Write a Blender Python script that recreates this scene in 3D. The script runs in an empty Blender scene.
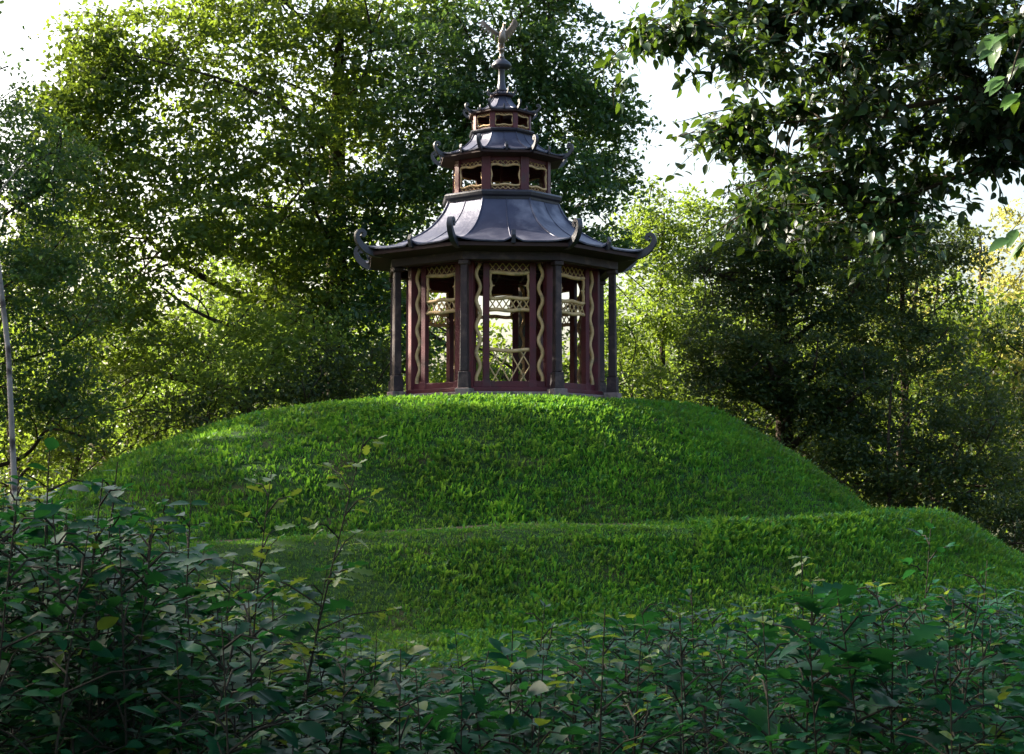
import bpy, math, random
import numpy as np
from mathutils import Vector, Matrix
R = math.radians
rng = np.random.default_rng(11)
random.seed(5)
scene = bpy.context.scene
col = scene.collection

# ------------------------------------------------------------------ helpers
def tag(o, label=None, cat=None, group=None, kind=None):
    if label: o['label'] = label
    if cat: o['category'] = cat
    if group: o['group'] = group
    if kind: o['kind'] = kind
    return o

def empty(name, loc=(0, 0, 0), rz=0):
    o = bpy.data.objects.new(name, None); col.objects.link(o)
    o.location = loc; o.rotation_euler = (0, 0, rz); o.empty_display_size = .3
    return o

def np_mesh(name, V, F4=None, F3=None, mat=None, parent=None, attr=None, smooth=False):
    """mesh from numpy arrays; attr = per-vertex float 'v'"""
    me = bpy.data.meshes.new(name)
    nv = len(V); me.vertices.add(nv); me.vertices.foreach_set('co', np.asarray(V, np.float32).ravel())
    l4 = F4.reshape(-1) if F4 is not None and len(F4) else np.zeros(0, np.int64)
    l3 = F3.reshape(-1) if F3 is not None and len(F3) else np.zeros(0, np.int64)
    n4, n3 = len(l4)//4, len(l3)//3
    loops = np.concatenate([l4, l3]).astype(np.int32)
    me.loops.add(len(loops)); me.loops.foreach_set('vertex_index', loops)
    me.polygons.add(n4+n3)
    st = np.concatenate([np.arange(n4)*4, n4*4+np.arange(n3)*3]).astype(np.int32)
    me.polygons.foreach_set('loop_start', st)
    me.polygons.foreach_set('use_smooth', np.full(n4+n3, smooth, bool))
    if attr is not None:
        a = me.attributes.new('v', 'FLOAT', 'POINT'); a.data.foreach_set('value', np.asarray(attr, np.float32))
    me.update(calc_edges=True)
    if mat: me.materials.append(mat)
    o = bpy.data.objects.new(name, me); col.objects.link(o)
    if parent: o.parent = parent
    return o

class MB:
    def __init__(s): s.v = []; s.f = []
    def add(s, vs, fs):
        b = len(s.v); s.v += [tuple(x) for x in vs]; s.f += [tuple(i+b for i in f) for f in fs]
    def hexa(s, p):   # 8 points: bottom 4 ccw, top 4 ccw
        s.add(p, [(3, 2, 1, 0), (4, 5, 6, 7), (0, 1, 5, 4), (1, 2, 6, 5), (2, 3, 7, 6), (3, 0, 4, 7)])
    def box(s, T, u0, u1, v0, v1, w0, w1, taper=0):
        t = taper
        p = [T(u0, v0, w0), T(u1, v0, w0), T(u1, v1, w0), T(u0, v1, w0),
             T(u0+t, v0+t, w1), T(u1-t, v0+t, w1), T(u1-t, v1-t, w1), T(u0+t, v1-t, w1)]
        s.hexa(p)
    def tube(s, pts, rad, n=8, cap=True, sx=1, sy=1):
        pts = [Vector(p) for p in pts]
        if not hasattr(rad, '__len__'): rad = [rad]*len(pts)
        up = Vector((0, 0, 1)); prev = None; b = len(s.v)
        for i, p in enumerate(pts):
            d = (pts[min(i+1, len(pts)-1)]-pts[max(i-1, 0)]).normalized()
            if prev is None:
                a = d.cross(up) if abs(d.z) < .95 else d.cross(Vector((0, 1, 0)))
            else:
                a = prev - d*prev.dot(d)
            a.normalize(); prev = a; c = d.cross(a)
            for k in range(n):
                an = 2*math.pi*k/n
                q = p + a*(math.cos(an)*rad[i]*sx) + c*(math.sin(an)*rad[i]*sy)
                s.v.append(tuple(q))
        for i in range(len(pts)-1):
            for k in range(n):
                k2 = (k+1) % n
                s.f.append((b+i*n+k, b+i*n+k2, b+(i+1)*n+k2, b+(i+1)*n+k))
        if cap:
            s.f.append(tuple(b+k for k in range(n))[::-1]); e = b+(len(pts)-1)*n
            s.f.append(tuple(e+k for k in range(n)))
    def lathe(s, prof, n=20, c=(0, 0, 0), rot=0):
        b = len(s.v)
        for r, z in prof:
            for k in range(n):
                a = rot+2*math.pi*k/n; s.v.append((c[0]+r*math.cos(a), c[1]+r*math.sin(a), c[2]+z))
        for i in range(len(prof)-1):
            for k in range(n):
                k2 = (k+1) % n
                s.f.append((b+i*n+k, b+i*n+k2, b+(i+1)*n+k2, b+(i+1)*n+k))
        s.f.append(tuple(b+k for k in range(n))[::-1]); e = b+(len(prof)-1)*n
        s.f.append(tuple(e+k for k in range(n)))
    def ribbon(s, T, path, thick, u0, u1):
        """closed strip in the (v,w) plane following path, with thickness list, extruded from u0 to u1"""
        n = len(path); L = []; Rr = []
        for i in range(n):
            a = path[max(i-1, 0)]; c = path[min(i+1, n-1)]
            dx, dz = c[0]-a[0], c[1]-a[1]; l = math.hypot(dx, dz) or 1
            nx, nz = -dz/l, dx/l; t = thick[i]/2
            L.append((path[i][0]+nx*t, path[i][1]+nz*t)); Rr.append((path[i][0]-nx*t, path[i][1]-nz*t))
        for i in range(n-1):
            q = [Rr[i], Rr[i+1], L[i+1], L[i]]
            vs = [T(u0, a, b) for a, b in q]+[T(u1, a, b) for a, b in q]
            fs = [(0, 1, 5, 4), (2, 3, 7, 6), (3, 2, 1, 0), (4, 5, 6, 7)]
            if i == 0: fs.append((0, 4, 7, 3))
            if i == n-2: fs.append((1, 2, 6, 5))
            s.add(vs, fs)
    def build(s, name, mat, parent=None, bevel=0, smooth=False):
        me = bpy.data.meshes.new(name); me.from_pydata(s.v, [], s.f); me.update()
        if mat: me.materials.append(mat)
        if smooth:
            me.polygons.foreach_set('use_smooth', [True]*len(me.polygons))
        o = bpy.data.objects.new(name, me); col.objects.link(o)
        if parent: o.parent = parent
        if bevel:
            m = o.modifiers.new('bevel', 'BEVEL'); m.width = bevel; m.segments = 2; m.limit_method = 'ANGLE'
        return o

# ------------------------------------------------------------------ materials
def mat(name, c1, c2=None, scale=3, rough=.7, spec=.5, bump=0, bscale=30, metal=0, stain=None, sscale=2, detail=6):
    m = bpy.data.materials.new(name); m.use_nodes = True; nt = m.node_tree; N = nt.nodes; L = nt.links
    p = N['Principled BSDF']; p.inputs['Roughness'].default_value = rough
    p.inputs['Specular IOR Level'].default_value = spec; p.inputs['Metallic'].default_value = metal
    tc = N.new('ShaderNodeTexCoord')
    c2 = c2 or c1
    n = N.new('ShaderNodeTexNoise'); n.inputs['Scale'].default_value = scale; n.inputs['Detail'].default_value = detail
    L.new(tc.outputs['Object'], n.inputs['Vector'])
    r = N.new('ShaderNodeValToRGB'); r.color_ramp.elements[0].position = .35; r.color_ramp.elements[1].position = .65
    r.color_ramp.elements[0].color = (*c1, 1); r.color_ramp.elements[1].color = (*c2, 1)
    L.new(n.outputs['Fac'], r.inputs['Fac']); out = r.outputs['Color']
    if stain:
        n2 = N.new('ShaderNodeTexNoise'); n2.inputs['Scale'].default_value = sscale; n2.inputs['Detail'].default_value = 8
        L.new(tc.outputs['Object'], n2.inputs['Vector'])
        r2 = N.new('ShaderNodeValToRGB'); r2.color_ramp.elements[0].position = .52; r2.color_ramp.elements[1].position = .68
        L.new(n2.outputs['Fac'], r2.inputs['Fac'])
        mx = N.new('ShaderNodeMixRGB'); mx.inputs[2].default_value = (*stain, 1)
        L.new(r2.outputs['Color'], mx.inputs[0]); L.new(out, mx.inputs[1]); out = mx.outputs[0]
    L.new(out, p.inputs['Base Color'])
    if bump:
        nb = N.new('ShaderNodeTexNoise'); nb.inputs['Scale'].default_value = bscale; nb.inputs['Detail'].default_value = 8
        L.new(tc.outputs['Object'], nb.inputs['Vector'])
        b = N.new('ShaderNodeBump'); b.inputs['Strength'].default_value = bump; b.inputs['Distance'].default_value = .03
        L.new(nb.outputs['Fac'], b.inputs['Height']); L.new(b.outputs[0], p.inputs['Normal'])
    return m

def leaf_mat(name, ramp, trans, tfac=.4, rough=.5, spec=.4, wscale=.5):
    """ramp: list of colours over the per-leaf value, shifted by a wide noise; trans: colour of light through the leaf"""
    m = bpy.data.materials.new(name); m.use_nodes = True; nt = m.node_tree; N = nt.nodes; L = nt.links
    p = N['Principled BSDF']; out = N['Material Output']
    p.inputs['Roughness'].default_value = rough; p.inputs['Specular IOR Level'].default_value = spec
    at = N.new('ShaderNodeAttribute'); at.attribute_name = 'v'
    tc = N.new('ShaderNodeNewGeometry'); n = N.new('ShaderNodeTexNoise'); n.inputs['Scale'].default_value = wscale
    n.inputs['Detail'].default_value = 3; L.new(tc.outputs['Position'], n.inputs['Vector'])
    ma = N.new('ShaderNodeMath'); ma.operation = 'MULTIPLY_ADD'; ma.inputs[1].default_value = 1.4; ma.inputs[2].default_value = -.7
    L.new(n.outputs['Fac'], ma.inputs[0])
    ad = N.new('ShaderNodeMath'); ad.operation = 'ADD'; ad.use_clamp = True
    L.new(at.outputs['Fac'], ad.inputs[0]); L.new(ma.outputs[0], ad.inputs[1])
    r = N.new('ShaderNodeValToRGB'); e = r.color_ramp.elements
    e[0].color = (*ramp[0], 1); e[1].color = (*ramp[-1], 1)
    for i, c in enumerate(ramp[1:-1]): x = e.new((i+1)/(len(ramp)-1)); x.color = (*c, 1)
    L.new(ad.outputs[0], r.inputs['Fac']); L.new(r.outputs['Color'], p.inputs['Base Color'])
    t = N.new('ShaderNodeBsdfTranslucent')
    mc = N.new('ShaderNodeMixRGB'); mc.blend_type = 'MIX'; mc.inputs[0].default_value = .75
    L.new(r.outputs['Color'], mc.inputs[1]); mc.inputs[2].default_value = (*trans, 1); L.new(mc.outputs[0], t.inputs['Color'])
    mx = N.new('ShaderNodeMixShader'); mx.inputs[0].default_value = tfac
    L.new(p.outputs[0], mx.inputs[1]); L.new(t.outputs[0], mx.inputs[2]); L.new(mx.outputs[0], out.inputs['Surface'])
    return m

M = {}
M['burgundy'] = mat('burgundy_paint', (.105, .014, .022), (.07, .010, .016), 2.5, .55, .4, .15, 40, stain=(.06, .02, .022), sscale=4)
M['dark_wood'] = mat('dark_painted_wood', (.032, .015, .017), (.020, .011, .013), 3, .6, .4, .25, 30, stain=(.075, .045, .04), sscale=5)
M['cream'] = mat('cream_paint', (.68, .46, .24), (.56, .36, .16), 6, .6, .3, .2, 60, stain=(.34, .26, .14), sscale=9)
M['lead'] = mat('lead_sheet', (.07, .073, .11), (.045, .048, .08), 2, .46, .45, .3, 9, metal=.45, stain=(.18, .18, .22), sscale=1.6)
M['lead_dark'] = mat('dark_lead', (.035, .034, .048), (.022, .022, .03), 4, .42, .5, .2, 20)
M['stone'] = mat('stone', (.26, .19, .18), (.19, .15, .14), 5, .9, .2, .5, 30, stain=(.10, .10, .07), sscale=6)
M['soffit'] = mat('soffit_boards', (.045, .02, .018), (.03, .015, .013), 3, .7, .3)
M['bronze'] = mat('weathered_bronze', (.30, .24, .20), (.16, .13, .11), 8, .38, .5, .2, 30, metal=.6)
M['bark'] = mat('bark', (.055, .042, .03), (.03, .024, .018), 4, .95, .1, 1, 14)
M['birch_bark'] = mat('birch_bark', (.34, .31, .30), (.24, .22, .21), 3, .8, .2, .4, 20, stain=(.06, .05, .05), sscale=7)
M['earth'] = mat('forest_earth', (.035, .035, .016), (.02, .03, .012), 1.2, .95, .1, 1, 8, stain=(.05, .035, .02), sscale=.6)
M['turf'] = mat('turf_soil', (.022, .055, .014), (.016, .036, .010), 14, .95, .1, 1, 12, stain=(.055, .05, .022), sscale=.7)
M['path'] = mat('trodden_path', (.13, .10, .06), (.08, .07, .035), 4, .95, .1, .6, 20)
G = lambda *a: a
M['grass'] = leaf_mat('grass_blades', [G(.042, .068, .028), G(.020, .100, .022), G(.025, .155, .020), G(.070, .25, .022)], (.25, .47, .035), .32, .55, .16, .8)
M['oak'] = leaf_mat('oak_leaves', [G(.014, .038, .012), G(.024, .058, .013), G(.042, .08, .014), G(.08, .12, .02)], (.27, .38, .03), .42, .5, .3, .7)
M['maple'] = leaf_mat('maple_leaves', [G(.009, .034, .018), G(.014, .05, .02), G(.026, .07, .02), G(.05, .10, .02)], (.17, .30, .04), .36, .42, .4)
M['light'] = leaf_mat('pale_leaves', [G(.045, .08, .012), G(.065, .11, .015), G(.09, .13, .02), G(.12, .15, .025)], (.27, .42, .04), .42, .5, .3)
M['dark'] = leaf_mat('dark_leaves', [G(.006, .020, .009), G(.010, .030, .011), G(.018, .042, .013), G(.04, .065, .016)], (.19, .25, .03), .30, .5, .25)
M['yellow'] = leaf_mat('sunny_leaves', [G(.08, .10, .02), G(.11, .13, .025), G(.14, .15, .03), G(.17, .17, .04)], (.55, .52, .12), .50, .5, .3)
M['near'] = leaf_mat('near_leaves', [G(.006, .026, .016), G(.009, .034, .018), G(.013, .046, .018), G(.05, .12, .02)], (.26, .44, .03), .15, .44, .40, 1.2)
M['shrub'] = leaf_mat('sapling_leaves', [G(.003, .028, .014), G(.004, .042, .019), G(.008, .062, .026), G(.022, .10, .022)], (.04, .20, .03), .26, .42, .10, 2.0)
M['shoot'] = leaf_mat('young_shoot_leaves', [G(.05, .11, .02), G(.07, .14, .02), G(.10, .15, .025), G(.14, .15, .04)], (.30, .42, .04), .32, .45, .4, 1.5)
M['twig'] = mat('twig_bark', (.022, .020, .013), (.014, .013, .009), 8, .8, .2)

# ------------------------------------------------------------------ sun + sky
SUN_EL = 27.0
sh = Vector((-.90, .436, 0)).normalized()
SUN = Vector((sh.x*math.cos(R(SUN_EL)), sh.y*math.cos(R(SUN_EL)), math.sin(R(SUN_EL))))
w = bpy.data.worlds.new('World'); scene.world = w; w.use_nodes = True
nt = w.node_tree; bg = nt.nodes['Background']
sky = nt.nodes.new('ShaderNodeTexSky'); sky.sky_type = 'NISHITA'; sky.sun_disc = False
sky.sun_elevation = R(SUN_EL); sky.sun_rotation = math.atan2(SUN.x, SUN.y)
sky.air_density = 1.2; sky.dust_density = 7; sky.ozone_density = 2
hs = nt.nodes.new('ShaderNodeHueSaturation'); hs.inputs['Saturation'].default_value = .95
nt.links.new(sky.outputs[0], hs.inputs['Color']); nt.links.new(hs.outputs[0], bg.inputs['Color']); bg.inputs['Strength'].default_value = .115
sl = bpy.data.lights.new('sun', 'SUN'); sl.energy = 5; sl.angle = R(.53); sl.color = (1, .90, .74)
so = bpy.data.objects.new('sun', sl); col.objects.link(so); so.rotation_euler = (-SUN).to_track_quat('-Z', 'Y').to_euler()
so.location = (-30, 20, 30)

# ------------------------------------------------------------------ hill
CX, CY = -.24, 0.
EYE = 2.2
PR = np.array([0, 3.4, 4.26, 5.17, 6.68, 7.92, 8.45, 9.75, 10.3, 11.6, 13.0, 14.6, 17.0])
PZ = np.array([4.21, 4.21, 4.15, 3.82, 2.96, 2.00, 1.64, 1.63, 1.42, .66, .08, -.05, -.2])
def sm(x, a, b):
    t = np.clip((x-a)/(b-a), 0, 1); return t*t*(3-2*t)
def stretch(c):          # c = cos of bearing (x/r)
    return 1-.43*sm(-c, .1, .95)
def rp_of(x, y):
    dx, dy = x-CX, y-CY; r = np.sqrt(dx*dx+dy*dy)+1e-6
    s = stretch(dx/r); return np.where(r > 4.2, 4.2+(r-4.2)*s, r)
_f = np.linspace(0, 17, 400); _z = np.interp(_f, PR, PZ)
_k = np.ones(7)/7; _zs = np.convolve(np.pad(_z, 3, 'edge'), _k, 'valid')
def hz(x, y):
    rp = rp_of(x, y); z = np.interp(rp, _f, _zs)
    z = z + .058*np.clip(x, -6, 0)*sm(rp, 6, 8)*(1-sm(rp, 12, 14))
    z = z + .12*sm(x, 3.5, 6.5)*np.exp(-((rp-9.7)/.7)**2) - .05*sm(x, 3.5, 6.5)*np.exp(-((rp-8.4)/.4)**2)
    amp = sm(rp, 3.8, 4.6)*(1-.85*sm(rp, 7.2, 8)*(1-sm(rp, 10, 11)))
    z = z + amp*(.016*np.sin(x*1.9+.6*y)+.014*np.sin(y*2.3-x*.7+1)+.02*np.sin(x*4.3+1.3)*np.sin(y*3.9))
    return z
na, nr = 240, 120
an = np.linspace(0, 2*math.pi, na, endpoint=False); rr = np.linspace(.01, 17, nr)
A_, R_ = np.meshgrid(an, rr)
st_ = stretch(np.cos(A_)); RR = np.where(R_ > 4.2, 4.2+(R_-4.2)/st_, R_)
X = CX+RR*np.cos(A_); Y = CY+RR*np.sin(A_); Z = hz(X, Y)
Z[-1, :] = -.3
V = np.stack([X, Y, Z], -1).reshape(-1, 3)
i, j = np.meshgrid(np.arange(nr-1), np.arange(na), indexing='ij')
F = np.stack([i*na+j, i*na+(j+1) % na, (i+1)*na+(j+1) % na, (i+1)*na+j], -1).reshape(-1, 4)[:, ::-1]
hill = np_mesh('hill', V, F, None, M['turf'], smooth=True)
tag(hill, 'terraced round grassy mound carrying the pavilion', None, None, 'structure')
F = F
# ground sheet
gx = np.concatenate([-np.geomspace(600, 40, 14), np.linspace(-36, 36, 91), np.geomspace(40, 600, 14)])
GX, GY = np.meshgrid(gx, gx)
GZ = -.01+.06*np.sin(GX*.7)*np.sin(GY*.6)-.08
GZ = np.where(GX**2+GY**2 > 400, GZ*.3, GZ)
n = len(gx); i, j = np.meshgrid(np.arange(n-1), np.arange(n-1), indexing='ij')
F = np.stack([i*n+j, i*n+j+1, (i+1)*n+j+1, (i+1)*n+j], -1).reshape(-1, 4)
g = np_mesh('ground', np.stack([GX, GY, GZ], -1).reshape(-1, 3), F, None, M['earth'], smooth=True)
tag(g, 'dark woodland floor around the mound', None, None, 'structure')
# spiral path strip on the shelf
pa = np.linspace(R(188), R(350), 160); V = []
for a in pa:
    s = float(stretch(np.cos(a)))
    for q, rp in enumerate((8.42, 8.62, 8.84)):
        r = 4.2+(rp+.06*math.sin(a*23))/1-4.2 if False else 4.2+(rp-4.2)/s
        x, y = CX+r*math.cos(a), CY+r*math.sin(a); V.append((x, y, float(hz(np.array(x), np.array(y)))+.018))
V = np.array(V); k = np.arange(len(pa)-1)
F = np.concatenate([np.stack([k*3+c, k*3+c+1, k*3+c+4, k*3+c+3], -1) for c in (0, 1)])
tag(np_mesh('path', V, F[:, ::-1], None, M['path'], smooth=True), 'narrow trodden path round the mound on its shelf', None, None, 'structure')

# ------------------------------------------------------------------ blades of grass (one uncountable mass)
def wave(x, y, s, p): return .5+.25*np.sin(x*s+p)*np.cos(y*s*1.13+2*p)+.25*np.sin((x+y)*s*.71+p*3)
def grass(n, seed):
    r_ = np.random.default_rng(seed)
    a = r_.uniform(R(150), R(390), n); u = r_.random(n)
    rp = np.sqrt(2.6**2+(16.2**2-2.6**2)*u)
    s = stretch(np.cos(a)); r = np.where(rp > 4.2, 4.2+(rp-4.2)/s, rp)
    x, y = CX+r*np.cos(a), CY+r*np.sin(a)
    # clear of the pavilion plinth, thin on the path and in worn spots
    keep = (r > 2.72)
    onpath = (rp > 8.4) & (rp < 8.84) & (np.cos(a) < .30)
    keep &= ~(onpath & (r_.random(n) < .93))
    worn = (wave(x, y, 1.1, 1.7)*.6+wave(x, y, 3.1, .4)*.4)
    x, y, rp, worn = x[keep], y[keep], rp[keep], worn[keep]; m = len(x)
    z = hz(x, y)-.012
    nb = 5
    tx, ty, tz = np.repeat(x, nb), np.repeat(y, nb), np.repeat(z, nb); t_rp = np.repeat(rp, nb)
    N = m*nb
    tuft = np.repeat(r_.gamma(7, .143, m).clip(.4, 1.9)*(.86+.3*wave(x, y, 2.3, .9)), nb)
    tuft = tuft*(1-.45*sm(t_rp, 9.2, 10.2)*sm(-tx, .5, 3.0))
    tuft = tuft*np.where(t_rp < 3.6, .45, .8)*np.where(t_rp > 4.8, 1.25, 1)*np.where((t_rp > 8.9) & (t_rp < 10.2) & (tx < 3.2), .62, 1)*np.where((t_rp > 8.9) & (t_rp < 10.8) & (tx > 3.2), 1.25, 1)
    tuft = tuft*np.repeat(.7+.3*sm(worn, .22, .45), nb)
    yaw = r_.uniform(0, 2*math.pi, N); lean = r_.uniform(.15, 1.1, N)
    h = .085*tuft*r_.uniform(.6, 1.3, N); wd = h*r_.uniform(.07, .15, N)+.0025
    d = np.stack([np.cos(yaw), np.sin(yaw), np.zeros(N)], -1); sd = np.stack([-np.sin(yaw), np.cos(yaw), np.zeros(N)], -1)
    up = np.array([0, 0, 1.])
    b = np.stack([tx, ty, tz], -1)+d*r_.uniform(0, .085, N)[:, None]
    mid = b+d*(h*np.sin(lean)*.45)[:, None]+up*(h*.62)[:, None]
    tip = b+d*(h*np.sin(lean)*1.1)[:, None]+up*(h*np.cos(lean*.8))[:, None]
    W = sd*wd[:, None]
    V = np.stack([b-W*.6, b+W*.6, mid+W, mid-W, tip], 1).reshape(-1, 3)
    k = np.arange(N)*5
    F4 = np.stack([k, k+1, k+2, k+3], -1); F3 = np.stack([k+3, k+2, k+4], -1)
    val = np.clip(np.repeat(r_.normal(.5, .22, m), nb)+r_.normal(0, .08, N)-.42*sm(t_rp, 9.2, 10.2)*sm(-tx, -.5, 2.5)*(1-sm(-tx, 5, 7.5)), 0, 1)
    return V, F4, F3, np.repeat(val, 5)
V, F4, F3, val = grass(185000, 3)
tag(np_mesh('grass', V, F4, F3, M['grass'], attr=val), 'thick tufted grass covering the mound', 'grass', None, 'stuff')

# ------------------------------------------------------------------ pavilion
Z0 = 4.37
pav = empty('pavilion', (CX, CY, Z0), R(5.2))
pav.scale = (1, 1, 1.01)
tag(pav, 'octagonal three-tiered oriental garden pavilion with curled lead roofs on top of the grassy mound', 'pavilion')
def face(k):
    a = R(-90+45*k); t = Vector((-math.sin(a), math.cos(a), 0)); n = Vector((math.cos(a), math.sin(a), 0))
    return lambda u, v, w: tuple(t*u+n*v+Vector((0, 0, w)))
def corner(k):           # k-th corner, between face k and k+1
    a = R(-90+22.5+45*k); t = Vector((-math.sin(a), math.cos(a), 0)); n = Vector((math.cos(a), math.sin(a), 0))
    return lambda u, v, w: tuple(t*u+n*v+Vector((0, 0, w)))
AP = math.cos(R(22.5)); rot8 = R(22.5)
def octo(m, rz, **k): m.lathe(rz, 8, rot=rot8, **k)
def ocyl(name, mat_, prof, parent, bevel=.012):
    m = MB(); octo(m, prof); return m.build(name, mat_, parent, bevel)
ocyl('floor_slab', M['stone'], [(2.44, -.25), (2.44, .035), (2.40, .05)], pav)
# plinth sill ring (hollow) under the walls
def ring(m, ro, ri, z0, z1):
    for k in range(8):
        T = face(k); a, b = ro*AP, ri*AP; ha, hb = ro*math.sin(R(22.5)), ri*math.sin(R(22.5))
        m.hexa([T(-ha, a, z0), T(ha, a, z0), T(hb, b, z0), T(-hb, b, z0), T(-ha, a, z1), T(ha, a, z1), T(hb, b, z1), T(-hb, b, z1)])
m = MB(); ring(m, 2.38, 2.02, .052, .14); m.build('step', M['burgundy'], pav, .012)
RI, RO = 2.26, 2.60
ai = RI*AP; hi = RI*math.sin(R(22.5))
TOP = 2.82
for k in range(8):
    C = corner(k)
    # free-standing outer column on pedestal and pad
    m = MB(); m.box(C, -.086, .086, RO-.086, RO+.086, .452, TOP, .012)
    m.box(C, -.11, .11, RO-.11, RO+.11, TOP-.10, TOP+.0)
    c = m.build('column', M['dark_wood'], pav, .02)
    m = MB(); m.box(C, -.12, .12, RO-.12, RO+.12, .10, .45, .012); m.build('pedestal', M['dark_wood'], c, .012)
    m = MB(); m.box(C, -.165, .165, RO-.165, RO+.165, -.12, .098); m.build('pad_stone', M['stone'], c, .015)
    # corner post of the wall
    m = MB(); m.box(C, -.085, .085, RI-.15, RI+.03, .142, TOP); m.build('corner_post', M['burgundy'], pav, .012)
def wavy(T, m, u0, u1, w, amp, r, nper, v, sx=1, sy=1, seg=10, ph=0):
    """horizontal or vertical wavy bar; w = (w0, w1)"""
    n = int(seg*nper)+1; pts = []
    for i in range(n):
        t = i/(n-1); d = amp*math.sin(2*math.pi*nper*t+ph)
        pts.append(T(u0+(u1-u0)*t+(d if abs(w[1]-w[0]) > abs(u1-u0) else 0), v, w[0]+(w[1]-w[0])*t+(0 if abs(w[1]-w[0]) > abs(u1-u0) else d)))
    m.tube(pts, r, 8, sx=sx, sy=sy)
def lattice(T, m, u0, u1, w0, w1, n, v, r=.011):
    du = (u1-u0)/n
    for i in range(n):
        a = u0+i*du
        m.tube([T(a, v-.006, w0), T(a+du, v-.006, w1)], r, 5); m.tube([T(a, v+.008, w1), T(a+du, v+.008, w0)], r, 5)
JU, JW = .505, .07
for k in range(8):
    T = face(k)
    bu = k == 0
    for s in (-1, 1):
        m = MB(); m.box(T, s*JU-JW, s*JU+JW, ai-.13, ai-.005, .142, TOP)
        j = m.build('door_jamb', M['burgundy'], pav, .01)
        m = MB(); m.box(T, s*JU-JW-.03, s*JU+JW+.03, ai-.15, ai+.02, .142, .30, .015); m.build('jamb_base', M['burgundy'], j, .01)
        m = MB(); c = (JU+JW+hi-.085)/2*s
        wavy(T, m, c, c, (.20, TOP-.02), .046, .042, 4.6, ai-.045, ph=.3 if s > 0 else math.pi+.3)
        m.build('serpent_strip', M['cream'], pav, smooth=True)
    # transom: lattice, wavy framed opening, lattice, lower rail
    hu = JU-JW+.005
    m = MB()
    if k != 4: wavy(T, m, -hu, hu, (1.80, 1.80), .012, .042, 1.5, ai-.06)
    wavy(T, m, -hu, hu, (2.06, 2.06), .014, .042, 1.5, ai-.06, ph=math.pi)
    wavy(T, m, -hu, hu, (2.60, 2.60), .016, .044, 1, ai-.06, ph=.8)
    for s in (-1, 1):
        m.tube([T(s*(hu-.03), ai-.06, 2.06), T(s*(hu-.018), ai-.06, 2.2), T(s*(hu-.05), ai-.06, 2.32), T(s*(hu-.018), ai-.06, 2.46), T(s*(hu-.03), ai-.06, 2.6)], .034, 7)
        m.tube([T(s*(hu-.02), ai-.06, 2.32), T(s*(hu-.12), ai-.06, 2.33)], [.045, .008], 6)
    tr = m.build('transom_frame', M['cream'], pav, smooth=True)
    if k != 4: m = MB(); lattice(T, m, -hu, hu, 1.82, 2.04, 6, ai-.06, .015); m.build('lattice', M['cream'], tr)
    m = MB(); lattice(T, m, -hu, hu, 2.63, TOP-.01, 6, ai-.06, .011); m.build('lattice', M['cream'], tr)
    m = MB(); m.box(T, -hu-.01, hu+.01, ai-.115, ai-.085, 2.60, TOP+.001); m.build('transom_board', M['burgundy'], pav)
    m = MB(); m.box(T, -hi+.09, hi-.09, ai-.14, ai+.005, .142, .275); m.build('sill_rail', M['burgundy'], pav, .012)
    if bu:
        m = MB(); wavy(T, m, -hu, hu, (.94, .94), .018, .040, 1, ai-.06, ph=math.pi/2)
        b = m.build('balustrade_rail', M['cream'], pav, smooth=True)
        m = MB(); z0, z1 = .275, .925; zm = (z0+z1)/2
        L = [((0, z1), (.36, z0)), ((0, z0), (.36, z1)), ((.24, z1), (hu, zm)), ((hu, zm), (.24, z0))]
        for (a, b0), (c, d0) in L:
            for q, s in enumerate((-1, 1)):
                m.tube([T(s*a, ai-.06+.009*s, b0), T(s*c, ai-.06+.009*s, d0)], .0155, 5)
        m.build('lattice', M['cream'], b)
# beams and ceiling
m = MB(); ring(m, RO+.13, RO-.13, TOP+.002, TOP+.20); m.build('outer_beam', M['dark_wood'], pav, .012)
m = MB(); ring(m, RI+.02, RI-.18, TOP+.002, TOP+.22); m.build('inner_beam', M['burgundy'], pav, .012)
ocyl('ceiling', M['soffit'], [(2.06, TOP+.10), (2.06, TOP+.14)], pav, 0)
m = MB()
for k in range(8):
    T = face(k)
    for q in (-.6, 0, .6): m.box(T, q-.03, q+.03, .4, 2.0*AP, TOP+.03, TOP+.098)
m.build('ceiling_beams', M['dark_wood'], pav, .006)

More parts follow.
